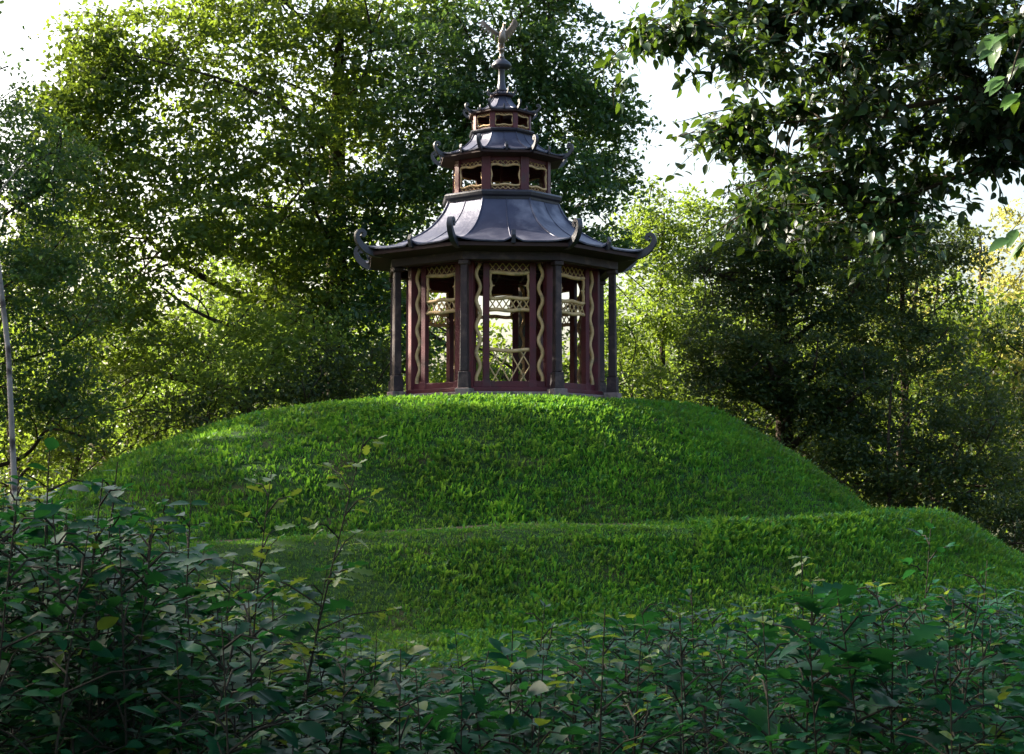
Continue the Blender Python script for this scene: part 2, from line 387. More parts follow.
def roof(prof, parent, eave_lift, horn, peak, name='roof', soff_r=1.0, soff_z=0.0, seams=1):
    """prof: list of (R corner radius, z) from top to eave; horn = size factor; peak = mid-eave finial size"""
    nS = 24; m = MB(); thick = .03
    P = []
    for i in range(len(prof)-1):          # resample smoothly
        for q in range(4):
            t = q/4; p0 = prof[max(i-1, 0)]; p1 = prof[i]; p2 = prof[i+1]; p3 = prof[min(i+2, len(prof)-1)]
            P.append(tuple(.5*((2*p1[c])+(-p0[c]+p2[c])*t+(2*p0[c]-5*p1[c]+4*p2[c]-p3[c])*t*t+(-p0[c]+3*p1[c]-3*p2[c]+p3[c])*t**3) for c in (0, 1)))
    P.append(prof[-1]); nP = len(P)
    for k in range(8):
        T = face(k); b = len(m.v)
        for i, (r, z) in enumerate(P):
            f = (i/(nP-1))
            for q in range(nS+1):
                s = -1+2*q/nS; a = abs(s)
                lift = eave_lift*(f**5)*(a**5) + peak*.55*(f**9)*math.exp(-(s/.09)**2)
                out = 1+.03*(f**4)*(a**6)
                m.v.append(T(s*r*math.sin(R(22.5))*out, r*AP*out, z+lift))
        for i in range(nP-1):
            for q in range(nS):
                m.f.append((b+i*(nS+1)+q, b+(i+1)*(nS+1)+q, b+(i+1)*(nS+1)+q+1, b+i*(nS+1)+q+1))
    o = m.build(name, M['lead'], parent)
    sd = o.modifiers.new('sol', 'SOLIDIFY'); sd.thickness = thick; sd.offset = -1
    Re, Ze = prof[-1]; H = horn
    # fascia under the eave and sloping soffit
    m = MB()
    for k in range(8):
        T = face(k)
        a0, z0 = Re*AP*.985, Ze-.035; a1 = soff_r*AP; z1 = soff_z
        h0, h1 = Re*.985*math.sin(R(22.5)), soff_r*math.sin(R(22.5))
        m.hexa([T(-h0, a0, z0-.09*H), T(h0, a0, z0-.09*H), T(h1, a1, z1), T(-h1, a1, z1), T(-h0, a0, z0), T(h0, a0, z0), T(h1, a1, z1+.06), T(-h1, a1, z1+.06)])
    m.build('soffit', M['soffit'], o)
    # ridge rolls at corners, seams on the faces
    for k in range(8):
        C = corner(k); m = MB()
        m.tube([C(0, r*1.0, z+.012*H) for r, z in P[:-3]], .022*H+.004, 7)
        m.build('ridge_roll', M['lead'], o, smooth=True)
        m = MB()
        # curled horn: sweeps out of the eave, up, and rolls inwards
        e = Re
        path = [(e-.45*H, Ze-.06*H), (e-.2*H, Ze-.07*H), (e+.02*H, Ze-.02*H), (e+.18*H, Ze+.07*H), (e+.30*H, Ze+.20*H), (e+.345*H, Ze+.34*H),
                (e+.30*H, Ze+.455*H), (e+.20*H, Ze+.475*H), (e+.14*H, Ze+.41*H), (e+.175*H, Ze+.345*H), (e+.225*H, Ze+.37*H)]
        th = [.20*H, .20*H, .19*H, .16*H, .13*H, .11*H, .098*H, .092*H, .09*H, .085*H, .06*H]
        fine = []; tf = []
        for i in range(len(path)-1):
            p0 = path[max(i-1, 0)]; p1 = path[i]; p2 = path[i+1]; p3 = path[min(i+2, len(path)-1)]
            for q in range(4):
                t = q/4
                fine.append(tuple(.5*((2*p1[c])+(-p0[c]+p2[c])*t+(2*p0[c]-5*p1[c]+4*p2[c]-p3[c])*t*t+(-p0[c]+3*p1[c]-3*p2[c]+p3[c])*t**3) for c in (0, 1)))
                tf.append(th[i]*(1-t)+th[i+1]*t)
        fine.append(path[-1]); tf.append(th[-1])
        m.ribbon(C, fine, tf, -.066*H, .066*H)
        m.build('curled_horn', M['lead_dark'], o, smooth=False)
        T = face(k); m = MB()
        a = Re*AP
        if peak > .05:
            m.ribbon(T, [(a-.25*H, Ze-.05), (a+.0*H, Ze-.02), (a+.05*H, Ze+peak*.5), (a+.03*H, Ze+peak)], [.09*H, .10*H, .07*H, .015], -.05*H, .05*H)
            m.build('eave_point', M['lead_dark'], o)
        if seams:
            m = MB(); m.tube([T(0, r*AP, z+.006) for r, z in P[:-4]], .008+.004*H, 6); m.build('seam', M['lead'], o)
    return o
roof([(1.34, 4.36), (1.50, 4.06), (1.80, 3.74), (2.22, 3.48), (2.74, 3.27), (3.27, 3.17)], pav, .10, .86, .22, soff_r=2.45, soff_z=TOP+.14)
# first cornice and lantern
def cornice(Rc, z0, z1):
    return ocyl('cornice', M['lead_dark'], [(Rc-.06, z0), (Rc-.05, z0+(z1-z0)*.3), (Rc+.0, z0+(z1-z0)*.45), (Rc+.02, z0+(z1-z0)*.8), (Rc-.02, z1)], pav, .008)
cornice(1.42, 4.33, 4.54)
def lantern(Rl, z0, z1, s, dark):
    a = Rl*AP; h = Rl*math.sin(R(22.5)); pw = .105*s
    root = MB()
    ring(root, Rl, Rl-.09*s, z0, z0+.05*s); ring(root, Rl, Rl-.09*s, z1-.04*s, z1+.14*s)
    root.box(lambda u, v, w: (u, v, w), -.03, .03, -.03, .03, z0-.3, z1+.2)
    wobj = root.build('lantern_wall', M['burgundy'], pav, .006)
    for k in range(8):
        C = corner(k); m = MB()
        m.box(C, -pw, pw, Rl-.09*s, Rl+.012, z0+.002, z1+.1*s); m.build('lantern_post', M['burgundy'], wobj, .008)
        T = face(k); m = MB(); hw = h-pw*.75; H = z1-z0
        zt0, zt1 = z0+H*.20, z1-H*.20
        for (wz0, wz1) in ((z0+.052*s, zt0), (zt1, z1-.042*s)):
            m = MB(); m.box(T, -hw, hw, a-.06*s, a-.035*s, wz0, wz1); m.build('lantern_panel', M['burgundy'], wobj)
        m = MB(); vv = a-.005
        # wavy square frame
        N = 48; pts = []
        iu, iz = hw-.03*s, (zt1-zt0)/2; zc = (zt0+zt1)/2
        for i in range(N+1):
            t = i/N*4; sd = int(t) % 4; f = t-int(t); g = -1+2*f
            wob = .016*s*math.cos(g*math.pi*1.5)
            if sd == 0: pts.append(T(iu*g, vv, zc-iz+wob))
            elif sd == 1: pts.append(T(iu-wob, vv, zc+iz*g))
            elif sd == 2: pts.append(T(-iu*g, vv, zc+iz-wob))
            else: pts.append(T(-iu+wob, vv, zc-iz*g))
        m.tube(pts, .026*s+.002, 6, cap=False)
        fr = m.build('window_frame', M['cream'], wobj, smooth=True)
        m = MB(); lattice(T, m, -hw, hw, z0+.05*s, zt0-.005, 6, a-.018, .0085*s+.001)
        lattice(T, m, -hw, hw, zt1+.005, z1-.03*s, 6, a-.018, .0085*s+.001); m.build('lattice', M['cream'], fr)
    return wobj
lantern(1.13, 4.54, 5.27, 1, 0)
roof([(.70, 5.97), (.80, 5.78), (1.0, 5.61), (1.24, 5.49), (1.5, 5.44)], pav, .05, .53, .14, soff_r=1.14, soff_z=5.31)
cornice(.77, 5.92, 6.04)
lantern(.68, 6.04, 6.41, .6, 0)
roof([(.16, 6.94), (.23, 6.78), (.38, 6.61), (.58, 6.52), (.80, 6.48)], pav, .03, .34, .09, soff_r=.66, soff_z=6.41, seams=0)
roof([(.07, 7.12), (.10, 7.04), (.17, 6.97), (.28, 6.93)], pav, .01, .2, .03, name='finial_roof', soff_r=.14, soff_z=6.87, seams=0)
FO = .06
m = MB(); m.lathe([(.16, 6.93), (.115, 7.0), (.085, 7.12), (.075, 7.28), (.07, 7.42), (.085, 7.45), (.06, 7.47)], 20); fin = m.build('finial_spire', M['lead_dark'], pav, smooth=True); fin.location.z = FO
m = MB(); pr = [(.07, 7.46), (.17, 7.475), (.225, 7.51), (.23, 7.545), (.20, 7.60), (.13, 7.66), (.07, 7.70), (.05, 7.72)]; m.lathe(pr, 24); m.build('finial_cap', M['lead_dark'], fin, smooth=True)
m = MB(); m.lathe([(.05, 7.70), (.075, 7.73), (.045, 7.76), (.05, 7.86), (.085, 7.89), (.085, 7.92), (.05, 7.93)], 14); m.build('finial_perch', M['bronze'], fin, smooth=True)

# bird at the very top, wings raised: one skinned body with wings as feathered blades
def skin(name, pts, edges, rad, mat_, parent, sub=1):
    me = bpy.data.meshes.new(name); me.from_pydata(pts, edges, []); me.update()
    o = bpy.data.objects.new(name, me); col.objects.link(o); o.parent = parent
    me.materials.append(mat_)
    mo = o.modifiers.new('s', 'SKIN')
    for q, r_ in zip(me.skin_vertices[0].data, rad): q.radius = (r_[0], r_[1]) if hasattr(r_, '__len__') else (r_, r_)
    me.skin_vertices[0].data[0].use_root = True; mo.use_smooth_shade = True
    su = o.modifiers.new('d', 'SUBSURF'); su.levels = sub; su.render_levels = sub
    return o
bz = 7.93
pts = [(0, 0, bz+.20), (.005, -.02, bz+.30), (.03, -.04, bz+.40), (.05, -.06, bz+.49), (.06, -.075, bz+.56), (.075, -.14, bz+.555), (.08, -.18, bz+.535),
       (-.01, .06, bz+.12), (-.02, .13, bz+.02), (.045, -.01, bz+.12), (.05, -.02, bz+.01), (.055, -.07, bz+.0), (-.045, -.01, bz+.12), (-.05, -.02, bz+.01), (-.05, -.07, bz+.0)]
ed = [(0, 1), (1, 2), (2, 3), (3, 4), (4, 5), (5, 6), (0, 7), (7, 8), (0, 9), (9, 10), (10, 11), (0, 12), (12, 13), (13, 14)]
rad = [.105, .10, .06, .034, .042, .022, .006, .06, (.07, .018), .035, .018, .014, .035, .018, .014]
bird = skin('bird_figure', pts, ed, rad, M['bronze'], pav, 2); bird.location.z = FO
def wing(sx, tipx, tipz, lean):
    m = MB(); n = 7
    root = Vector((sx*.05, .0, bz+.33)); tip = Vector((tipx, lean, tipz))
    elbow = (root+tip)/2+Vector((sx*.09, 0, .02))
    lead = []
    for i in range(n+1):
        t = i/n; lead.append(root*(1-t)**2+elbow*2*t*(1-t)+tip*t*t)
    m.tube(lead, [.04*(1-.6*i/n) for i in range(n+1)], 6)
    for i in range(1, n+1):            # feathers hang from the leading edge
        p = lead[i]; t = i/n
        d = Vector((sx*(.30*t-.02), .05, -(.24-.10*t))).normalized() if sx < 0 else Vector((sx*(.16*t+.02), .06, -(.24-.08*t))).normalized()
        ln = .21-.06*t; a = d.cross(Vector((0, 1, 0))).normalized()*.042
        th = Vector((0, .006, 0))
        q = p+d*ln
        m.hexa([p-a-th, p+a-th, p+a+th, p-a+th, q-a*.35-th, q+a*.35-th, q+a*.35+th, q-a*.35+th])
    return m.build('wing', M['bronze'], bird)
wing(-1, -.40, bz+.64, .05); wing(1, .27, bz+.68, -.02)

# ------------------------------------------------------------------ foliage machinery
SH = []     # gaps in the crowns that let the sun through: (point, radius)
def P(px, py, d):   # a point from a bearing and a distance from the camera
    return Vector(((px-512)/1765*d, d-40, EYE+(495-py)/1765*d))
def leaves_np(c, nrm, size, asp=.55, r_=rng, shape=None):
    """rhombus leaves, folded a little; c (N,3), size (N,)"""
    N = len(c)
    t = r_.normal(size=(N, 3)); d = np.cross(nrm, t); d /= np.linalg.norm(d, axis=1)[:, None]+1e-9
    s = np.cross(nrm, d); S = size[:, None]
    base = c-d*S*.5; tip = c+d*S*.5-nrm*S*.08; l = c+s*S*asp*.5+nrm*S*.07; r = c-s*S*asp*.5+nrm*S*.07
    return np.stack([base, l, tip, r], 1).reshape(-1, 3)
def gap_keep(c, r_):
    keep = np.ones(len(c), bool); S = np.array(SUN)
    for p, rad in SH:
        v = c-np.array(p); t = v@S; perp = np.linalg.norm(v-t[:, None]*S, axis=1)
        jag = rad*(1+.25*np.sin(c[:, 2]*3+c[:, 0]*2.3))
        keep &= ~((t > 1.5) & (perp < jag))
    return keep
def crown_pts(lobes, r_, per=70, csize=.75, flat=.35):
    """lobes: (x,y,z,rx,ry,rz,clusters)"""
    C = []; Q = []
    for (x, y, z, a, b, c, n) in lobes:
        d = r_.normal(size=(n, 3)); d /= np.linalg.norm(d, axis=1)[:, None]
        q = r_.random(n)**.36*1.28
        p = d*q[:, None]*np.array([a, b, c])+np.array([x, y, z])
        C.append(p)
    C = np.concatenate(C); n = len(C)
    m = r_.poisson(per*r_.uniform(.5, 1.25, n)*.95).clip(8); idx = np.repeat(np.arange(n), m); N = len(idx)
    cs = (csize*r_.uniform(.6, 1.35, n))[idx]
    off = r_.normal(size=(N, 3))*np.array([.5, .5, .5*flat])*cs[:, None]
    # sprays droop towards their rim
    off[:, 2] -= (off[:, 0]**2+off[:, 1]**2)/(cs+.01)*.35
    return C, C[idx]+off, idx
def limb(m, p0, p1, r0, r1, wob, n=7, sides=7, sag=0.0):
    p0, p1 = Vector(p0), Vector(p1); L = (p1-p0).length; pts = []; rs = []
    o1 = Vector((random.uniform(-1, 1), random.uniform(-1, 1), random.uniform(-.5, .8)))*wob*L
    o2 = Vector((random.uniform(-1, 1), random.uniform(-1, 1), random.uniform(-.5, .8)))*wob*L
    for i in range(n+1):
        t = i/n
        pts.append(p0.lerp(p1, t)+o1*math.sin(math.pi*t)+o2*math.sin(2*math.pi*t)*.5+Vector((0, 0, sag*L*math.sin(math.pi*t)))); rs.append(r0*(1-t)**.8+r1*(1-(1-t)**.8))
    m.tube(pts, rs, sides); return pts, rs
def tree(name, label, loc, lobes, mat_, trunk_h, tr, lean=(0, 0), per=70, lsize=.16, csize=.75, flat=.35, seed=1, nlimb=14, bark='bark', group=None, gaps=True, twigs=60, cat='tree', extra=None, asp=.55, main_top=None):
    """lobes relative to loc"""
    r_ = np.random.default_rng(seed); random.seed(seed)
    root = empty(name, loc); tag(root, label, cat, group)
    C, pts, idx = crown_pts(lobes, r_, per, csize, flat)
    if gaps:
        k = gap_keep(pts+np.array(loc), r_); pts = pts[k]; idx = idx[k]
    N = len(pts)
    nrm = r_.normal(size=(N, 3))*.75+np.array([0, 0, .75]); nrm /= np.linalg.norm(nrm, axis=1)[:, None]
    sz = lsize*r_.uniform(.6, 1.3, N)
    V = leaves_np(pts, nrm, sz, asp, r_)
    cv = r_.normal(.5, .12, len(C))[idx]+r_.normal(0, .12, N)
    k = np.arange(N)*4; F4 = np.stack([k, k+1, k+2, k+3], -1)
    np_mesh('crown', V, F4, None, mat_, root, np.repeat(np.clip(cv, 0, 1), 4))
    # trunk and limbs reaching into the lobes
    m = MB()
    top = Vector(main_top) if main_top else Vector((lean[0], lean[1], trunk_h))
    tp, trr = limb(m, (0, 0, -.3), top, tr*1.25, tr*.28, .018, 12, 10)
    tips = []
    cc = [Vector(c) for c in C]
    order = list(range(len(cc))); random.shuffle(order)
    far_ = [order[0]]; dd = np.linalg.norm(C-C[order[0]], axis=1)      # limbs go to clusters spread far apart
    while len(far_) < min(nlimb, len(cc)):
        q = int(dd.argmax()); far_.append(q); dd = np.minimum(dd, np.linalg.norm(C-C[q], axis=1))
    fs_ = set(far_); order = far_+[q for q in order if q not in fs_]
    for q in order[:nlimb]:
        c = cc[q]
        # leave the trunk somewhat below the target
        zt = max(min(c.z-1.0-(Vector((c.x, c.y, 0)).length)*.35, trunk_h*.95), trunk_h*.22)
        i = min(range(len(tp)), key=lambda a: abs(tp[a].z-zt))
        r0 = trr[i]*random.uniform(.22, .5)
        lp, lr = limb(m, tp[i], c, r0, .02, .15, 12, 7, -.02)
        for a in range(3, len(lp)): tips.append((lp[a], lr[a]))
    for q in order[nlimb:nlimb+twigs]:
        c = cc[q]
        if not tips: break
        b = min(random.sample(tips, min(40, len(tips))), key=lambda t: (t[0]-c).length)
        if (b[0]-c).length > 3.5: continue
        limb(m, b[0], c, b[1]*.6, .012, .12, 6, 5)
    m.build('trunk', M[bark], root, smooth=True)
    return root

SH += [(P(430, 396, 36.2), .8), (P(480, 396, 36.2), .9), (P(535, 396, 36.2), .8), (P(600, 398, 36.8), .2), (P(1010, 520, 33), .2), (Vector((-1.9, -1.2, 5.5)), .8), (Vector((-1.6, -1.3, 8.2)), 1.1), (Vector((-1.3, -.2, 7.0)), .7),
       (Vector((-.7, -.6, 10.1)), 1.0), (Vector((-.5, -.3, 12)), .9), (P(225, 432, 36), .45), (P(205, 505, 31), .30), (P(640, 520, 31), .22), (P(330, 470, 33), .12),
       (P(275, 340, 52), 1.4), (P(650, 330, 60), 2.2)]
OAK = 'oak'
def rel(px, py, d, loc): v = P(px, py, d); return (v.x-loc[0], v.y-loc[1], v.z)
def lob(loc, L, dens=1.0):
    out = []
    for (px, py, d, rx, ry, rz, n) in L:
        x, y, z = rel(px, py, d, loc); out.append((x, y, z, rx, ry, rz, int(n*dens)))
    return out

# the great spreading tree on the left
loc = (-5.2, 15.5, 0)
tree('oak_tree', 'great spreading oak with dark crooked limbs filling the upper left behind the pavilion', loc,
     lob(loc, [(110, 150, 53, 1.9, 2.0, 1.7, 60), (150, 60, 54, 1.9, 2.0, 1.8, 60), (90, 270, 52, 1.6, 1.8, 1.5, 50), (240, 20, 54, 2.2, 2.2, 1.8, 75), (180, 200, 52, 1.7, 2.0, 1.4, 55),
               (250, 130, 53, 2.0, 2.0, 1.6, 60), (330, 60, 55, 2.2, 2.2, 2.2, 75), (300, 200, 53, 1.9, 2.0, 1.5, 65), (380, 150, 54, 1.7, 2.0, 2.0, 65), (200, 300, 53, 1.9, 1.8, 1.1, 50),
               (330, 280, 54, 1.8, 1.8, 1.4, 60), (120, 340, 54, 1.8, 1.7, 1.2, 40), (400, 0, 55, 2.2, 2.2, 1.8, 60), (60, 210, 53, 1.5, 1.5, 1.2, 40), (70, 130, 53, 1.3, 1.4, 1.0, 34), (40, 260, 53, 1.6, 1.5, 1.2, 36), (95, 75, 53, 1.2, 1.2, .9, 34), (100, 30, 54, 1.0, 1.2, .8, 26), (60, 100, 53, .8, 1.0, .6, 20), (170, 255, 54, 1.6, 1.5, 1.0, 40), (250, 240, 54, 1.8, 1.5, 1.1, 46), (280, 300, 55, 1.6, 1.4, 1.0, 34), (230, -90, 55, 3.2, 3, 2.0, 60)]),
     M['oak'], 17.5, .42, (-.3, 0), per=74, lsize=.23, csize=.85, flat=.36, seed=21, nlimb=17, twigs=150)
# maple straight behind the pavilion
loc = (.25, 13.5, 0)
tree('maple_tree', 'tall dark bushy maple rising directly behind the pavilion roofs', loc,
     lob(loc, [(440, 60, 52, 1.7, 1.8, 1.9, 60), (500, 20, 53, 1.9, 1.9, 1.9, 70), (560, 60, 53, 1.5, 1.7, 1.5, 60), (590, 120, 53, 1.2, 1.5, 1.0, 45), (560, 180, 52, 1.4, 1.6, 1.0, 48), (610, 175, 53, .7, 1, .6, 16), (600, 95, 53, .9, 1, .5, 22),
               (470, 160, 52, 1.9, 1.8, 1.5, 65), (400, 210, 53, 1.7, 1.6, 1.5, 60), (370, 320, 53, 1.5, 1.6, 1.5, 55), (590, 240, 53, .9, 1.4, .6, 24), (430, 110, 52, 1.5, 1.5, 1.4, 45), (530, -60, 53, 2.4, 2.2, 1.6, 60),
               (510, 110, 52.5, 1.4, 1.4, 1.2, 40)]),
     M['maple'], 16.5, .24, (.1, 0), per=78, lsize=.20, csize=.72, flat=.45, seed=33, nlimb=18, twigs=120)
# pale sunlit tree right of the pavilion
loc = (5.1, 21, 0)
tree('ash_tree', 'pale sunlit slender tree just right of the pavilion, below the open sky', loc,
     lob(loc, [(660, 215, 61, 1.1, 1.3, 1.0, 30), (640, 260, 60, 1.4, 1.4, 1.2, 34), (690, 250, 62, 1.3, 1.5, 1.6, 36), (670, 330, 60, 1.6, 1.4, 1.3, 36), (625, 330, 60, 1.0, 1.2, 1.3, 24), (700, 205, 62, .7, 1, .6, 12), (650, 390, 60, 1.4, 1.3, .8, 22)]),
     M['oak'], 12.0, .13, (.2, 0), per=78, lsize=.19, csize=.75, flat=.45, seed=5, nlimb=14, twigs=50)
# dark tree on the right with visible trunk
loc = (7.9, 10.5, 0)
tree('hemlock_tree', 'dense dark drooping tree with a thick straight trunk, right of the mound top', loc,
     lob(loc, [(785, 205, 50, 1.2, 1.1, 1.1, 44), (735, 255, 50, .9, 1.1, .9, 26), (840, 235, 51, 1.2, 1.2, 1.0, 36), (760, 270, 50, 1.6, 1.4, 1.1, 46), (820, 280, 50, 1.5, 1.4, 1.2, 46), (735, 340, 50, 1.3, 1.4, 1.1, 42), (800, 360, 50, 1.9, 1.6, 1.1, 60), (850, 400, 49, 1.5, 1.4, 1.2, 46), (780, 430, 50, 1.8, 1.4, 1.0, 40), (725, 385, 50, 1.0, 1.2, .6, 20), (880, 460, 49, 1.4, 1.3, 1.0, 34)]),
     M['dark'], 11.2, .27, (0, 0), per=150, lsize=.14, csize=.7, flat=.3, seed=8, nlimb=26, twigs=80)
loc = (11.5, 12, 0)
tree('hemlock_tree', 'dark thin-trunked tree near the right border with yellow light between its boughs', loc,
     lob(loc, [(900, 290, 51, 1.6, 1.4, 1.4, 36), (930, 370, 50, 1.5, 1.4, 1.4, 34), (880, 350, 52, 1.3, 1.4, 1.4, 28), (960, 450, 50, 1.5, 1.3, 1.2, 30), (930, 245, 52, 1.4, 1.3, 1.0, 34), (875, 260, 52, 1.2, 1.3, 1.0, 30), (1000, 500, 49, 1.2, 1.2, 1.0, 26), (900, 500, 50, 1.2, 1.3, .8, 16)]),
     M['dark'], 10.5, .13, (.2, 0), per=140, lsize=.15, csize=.7, flat=.35, seed=9, nlimb=22, twigs=60)
loc = (19.5, 33, 0)
tree('lime_tree', 'bright yellow-green sunlit tree at the right border beyond the dark ones', loc,
     lob(loc, [(1000, 320, 72, 2.4, 2.2, 2.4, 60), (1045, 260, 74, 2.4, 2.2, 2.2, 40), (960, 380, 72, 2.2, 2.2, 2.0, 50), (1010, 420, 73, 2.6, 2.2, 2.2, 50), (900, 330, 74, 2, 2, 1.8, 30), (1100, 350, 73, 3, 2.4, 3, 50)]),
     M['yellow'], 13, .2, (0, 0), per=70, lsize=.24, csize=.9, flat=.5, seed=12, nlimb=16, twigs=40)
# left side
loc = (-15.5, 8.5, 0)
tree('alder_tree', 'dark green tree cut by the left border, behind the pale birch stem', loc,
     lob(loc, [(10, 210, 46, 1.6, 1.6, 1.6, 55), (50, 290, 46, 1.4, 1.5, 1.2, 45), (-40, 120, 46, 1.8, 1.8, 1.8, 55), (20, 370, 46, 1.6, 1.5, 1.2, 46), (75, 400, 46, 1.1, 1.4, 1.0, 30), (-60, 260, 46, 2.0, 1.8, 2.4, 70), (-150, 150, 47, 2.6, 2.2, 3.0, 90), (-60, 390, 46, 2, 1.6, 1.5, 40), (30, 150, 47, 1.3, 1.2, 1.1, 36)]),
     M['maple'], 12, .22, (.4, 0), per=80, lsize=.15, csize=.7, flat=.4, seed=15, nlimb=24, twigs=80)
loc = (-9.3, 12.0, 0)
tree('hazel_bush', 'bright yellow-green bush glowing low left of the pavilion', loc,
     lob(loc, [(270, 330, 50, 1.2, 1.1, .8, 34), (240, 370, 49, 1.2, 1.1, .7, 30), (310, 360, 50, 1.0, 1.1, .9, 26)]),
     M['light'], 6.0, .07, (.5, 0), per=75, lsize=.16, csize=.6, flat=.5, seed=18, nlimb=10, twigs=26, cat='bush')
ul = [('understorey_tree', 'thin dark understorey tree low behind the left shoulder of the mound', (-12.2, 9.5, 0), [(90, 410, 50, 1.6, 1.2, 1.1, 34), (150, 380, 50, 1.5, 1.2, 1.2, 34), (60, 450, 48, 1.3, 1.1, .9, 22)], 'oak', 31),
      ('understorey_tree', 'low bushy dark tree rising from behind the mound top left of the pavilion', (-4.6, 9.5, 0), [(350, 370, 49, 1.3, 1.0, .9, 34), (300, 395, 48, 1.4, 1.0, .7, 30), (200, 415, 48, 1.5, 1.0, .7, 28)], 'dark', 32),
      ('understorey_tree', 'low dark bushy tree at the foot of the hemlocks beside the mound', (10.2, 8.0, 0), [(860, 460, 48, 1.2, 1.0, .8, 30), (930, 480, 48, 1.4, 1.0, .8, 34), (1000, 520, 47, 1.3, 1.0, .8, 32), (960, 400, 48, 1.0, 1.0, .7, 20)], 'dark', 36),
      ('understorey_tree', 'thin leafy tree seen through gaps right behind the pavilion columns', (3.4, 12.5, 0), [(600, 350, 52, 1.2, 1.1, 1.1, 18), (560, 380, 52, 1.5, 1.0, .6, 18), (480, 375, 52, 1.3, 1.0, .7, 16), (640, 385, 51, 1.0, 1.0, .6, 14)], 'oak', 34)]
for nm, lb, loc, L, mt, sd in ul:
    tree(nm, lb, loc, lob(loc, L), M[mt], 5.5, .07, (.2, .1), per=72, lsize=.15, csize=.62, flat=.45, seed=sd, nlimb=10, twigs=30)

# tall trees outside the picture on the left: they keep the mound in shade
for i, sq in enumerate(np.concatenate([np.arange(-46, -16, 3.5), np.arange(-15, 5, 4.2)])):
    r_ = np.random.default_rng(300+i); tt = 29+r_.normal(0, 1.5)
    loc = (-.90*tt+.436*sq, .436*tt+.90*sq, 0); L = [(r_.normal(0, .9), r_.normal(0, .9), 8.5+q*2.15, 2.7, 2.7, 1.7, 24) for q in range(8)]
    tree('shade_tree', 'tall dense tree standing beyond the left border of the picture', loc, L, M['oak'], 22, .3, per=95, lsize=.36, csize=1.1, flat=.5, seed=300+i, nlimb=8, twigs=10, group='trees beyond the left border')
# mid-distance trees beyond, one by one
far = [(20, 62, 12, 'oak', 'slim tree with yellowish leaves standing behind the leftmost birch stem'), (130, 66, 13, 'light', 'sunlit tree glowing low through the gap left of the great oak'),
       (215, 70, 13, 'oak', 'middle-sized tree half hidden beneath the great oak'), (300, 64, 12, 'light', 'pale green tree glimpsed behind the bright hazel bush'), (385, 68, 13, 'oak', 'leafy tree glimpsed immediately left of the pavilion columns'),
       (590, 74, 11, 'light', 'small sunny tree glimpsed immediately right of the pavilion columns'),
       (740, 70, 10.5, 'oak', 'yellowish tree showing left of the dark straight trunk'), (830, 68, 12, 'dark', 'dark green tree glimpsed behind the dark drooping hemlock'),
       (895, 63, 12, 'oak', 'yellow-lit tree with a thin trunk between the two dark trees'), (965, 60, 9.5, 'oak', 'low olive tree beneath the bright lime at the right border'),
       (1040, 58, 9, 'dark', 'dark tree cut by the right border behind the lower slope')]
for i, (px, d, h, mt, lb) in enumerate(far):
    v = P(px, 495, d); loc = (v.x, v.y, 0); r_ = np.random.default_rng(100+i); L = []
    for q in range(7):
        t = (q+.7)/7; rad = (1-.75*abs(t-.45)**1.3)*2.4
        L.append((r_.normal(0, 1.0), r_.normal(0, .8), h*(.16+.80*t), rad*.8, rad*.8, h*.11, 15))
    tree('woodland_tree', lb, loc, L, M[mt], h*.9, .15, (r_.normal(0, .4), 0), per=60, lsize=.24, csize=.95, flat=.5, seed=100+i, nlimb=12, twigs=24, group='trees in the wood behind the mound')
# the far wood, one mass
r_ = np.random.default_rng(77); pp = []
for q in range(64):
    x = -44+88*q/63+r_.normal(0, .8); y = 44+r_.normal(0, 4)+.004*x*x; h = r_.uniform(8.5, 12)+(2 if x < 0 else -.5 if x < 7 else 2.5)
    n = 46; d = r_.normal(size=(n, 3)); d /= np.linalg.norm(d, axis=1)[:, None]
    pp.append(np.array([x, y, h*.5])+d*(r_.random(n)**.4)[:, None]*np.array([2.2, 2.0, h*.52]))
C = np.concatenate(pp); idx = np.repeat(np.arange(len(C)), 46); N = len(idx)
pts = C[idx]+r_.normal(size=(N, 3))*np.array([.6, .6, .35]); ok = pts[:, 2] > 0; pts = pts[ok]; idx = idx[ok]; N = len(pts)
nrm = r_.normal(size=(N, 3))+np.array([0, 0, .5]); nrm /= np.linalg.norm(nrm, axis=1)[:, None]
V = leaves_np(pts, nrm, .34*r_.uniform(.6, 1.3, N), .6, r_); k = np.arange(N)*4
tag(np_mesh('woods', V, np.stack([k, k+1, k+2, k+3], -1), None, M['oak'], attr=np.repeat(np.clip(r_.normal(.4, .2, len(C))[idx], 0, 1), 4)), 'distant belt of woodland closing the view behind the trees', 'woods', None, 'stuff')

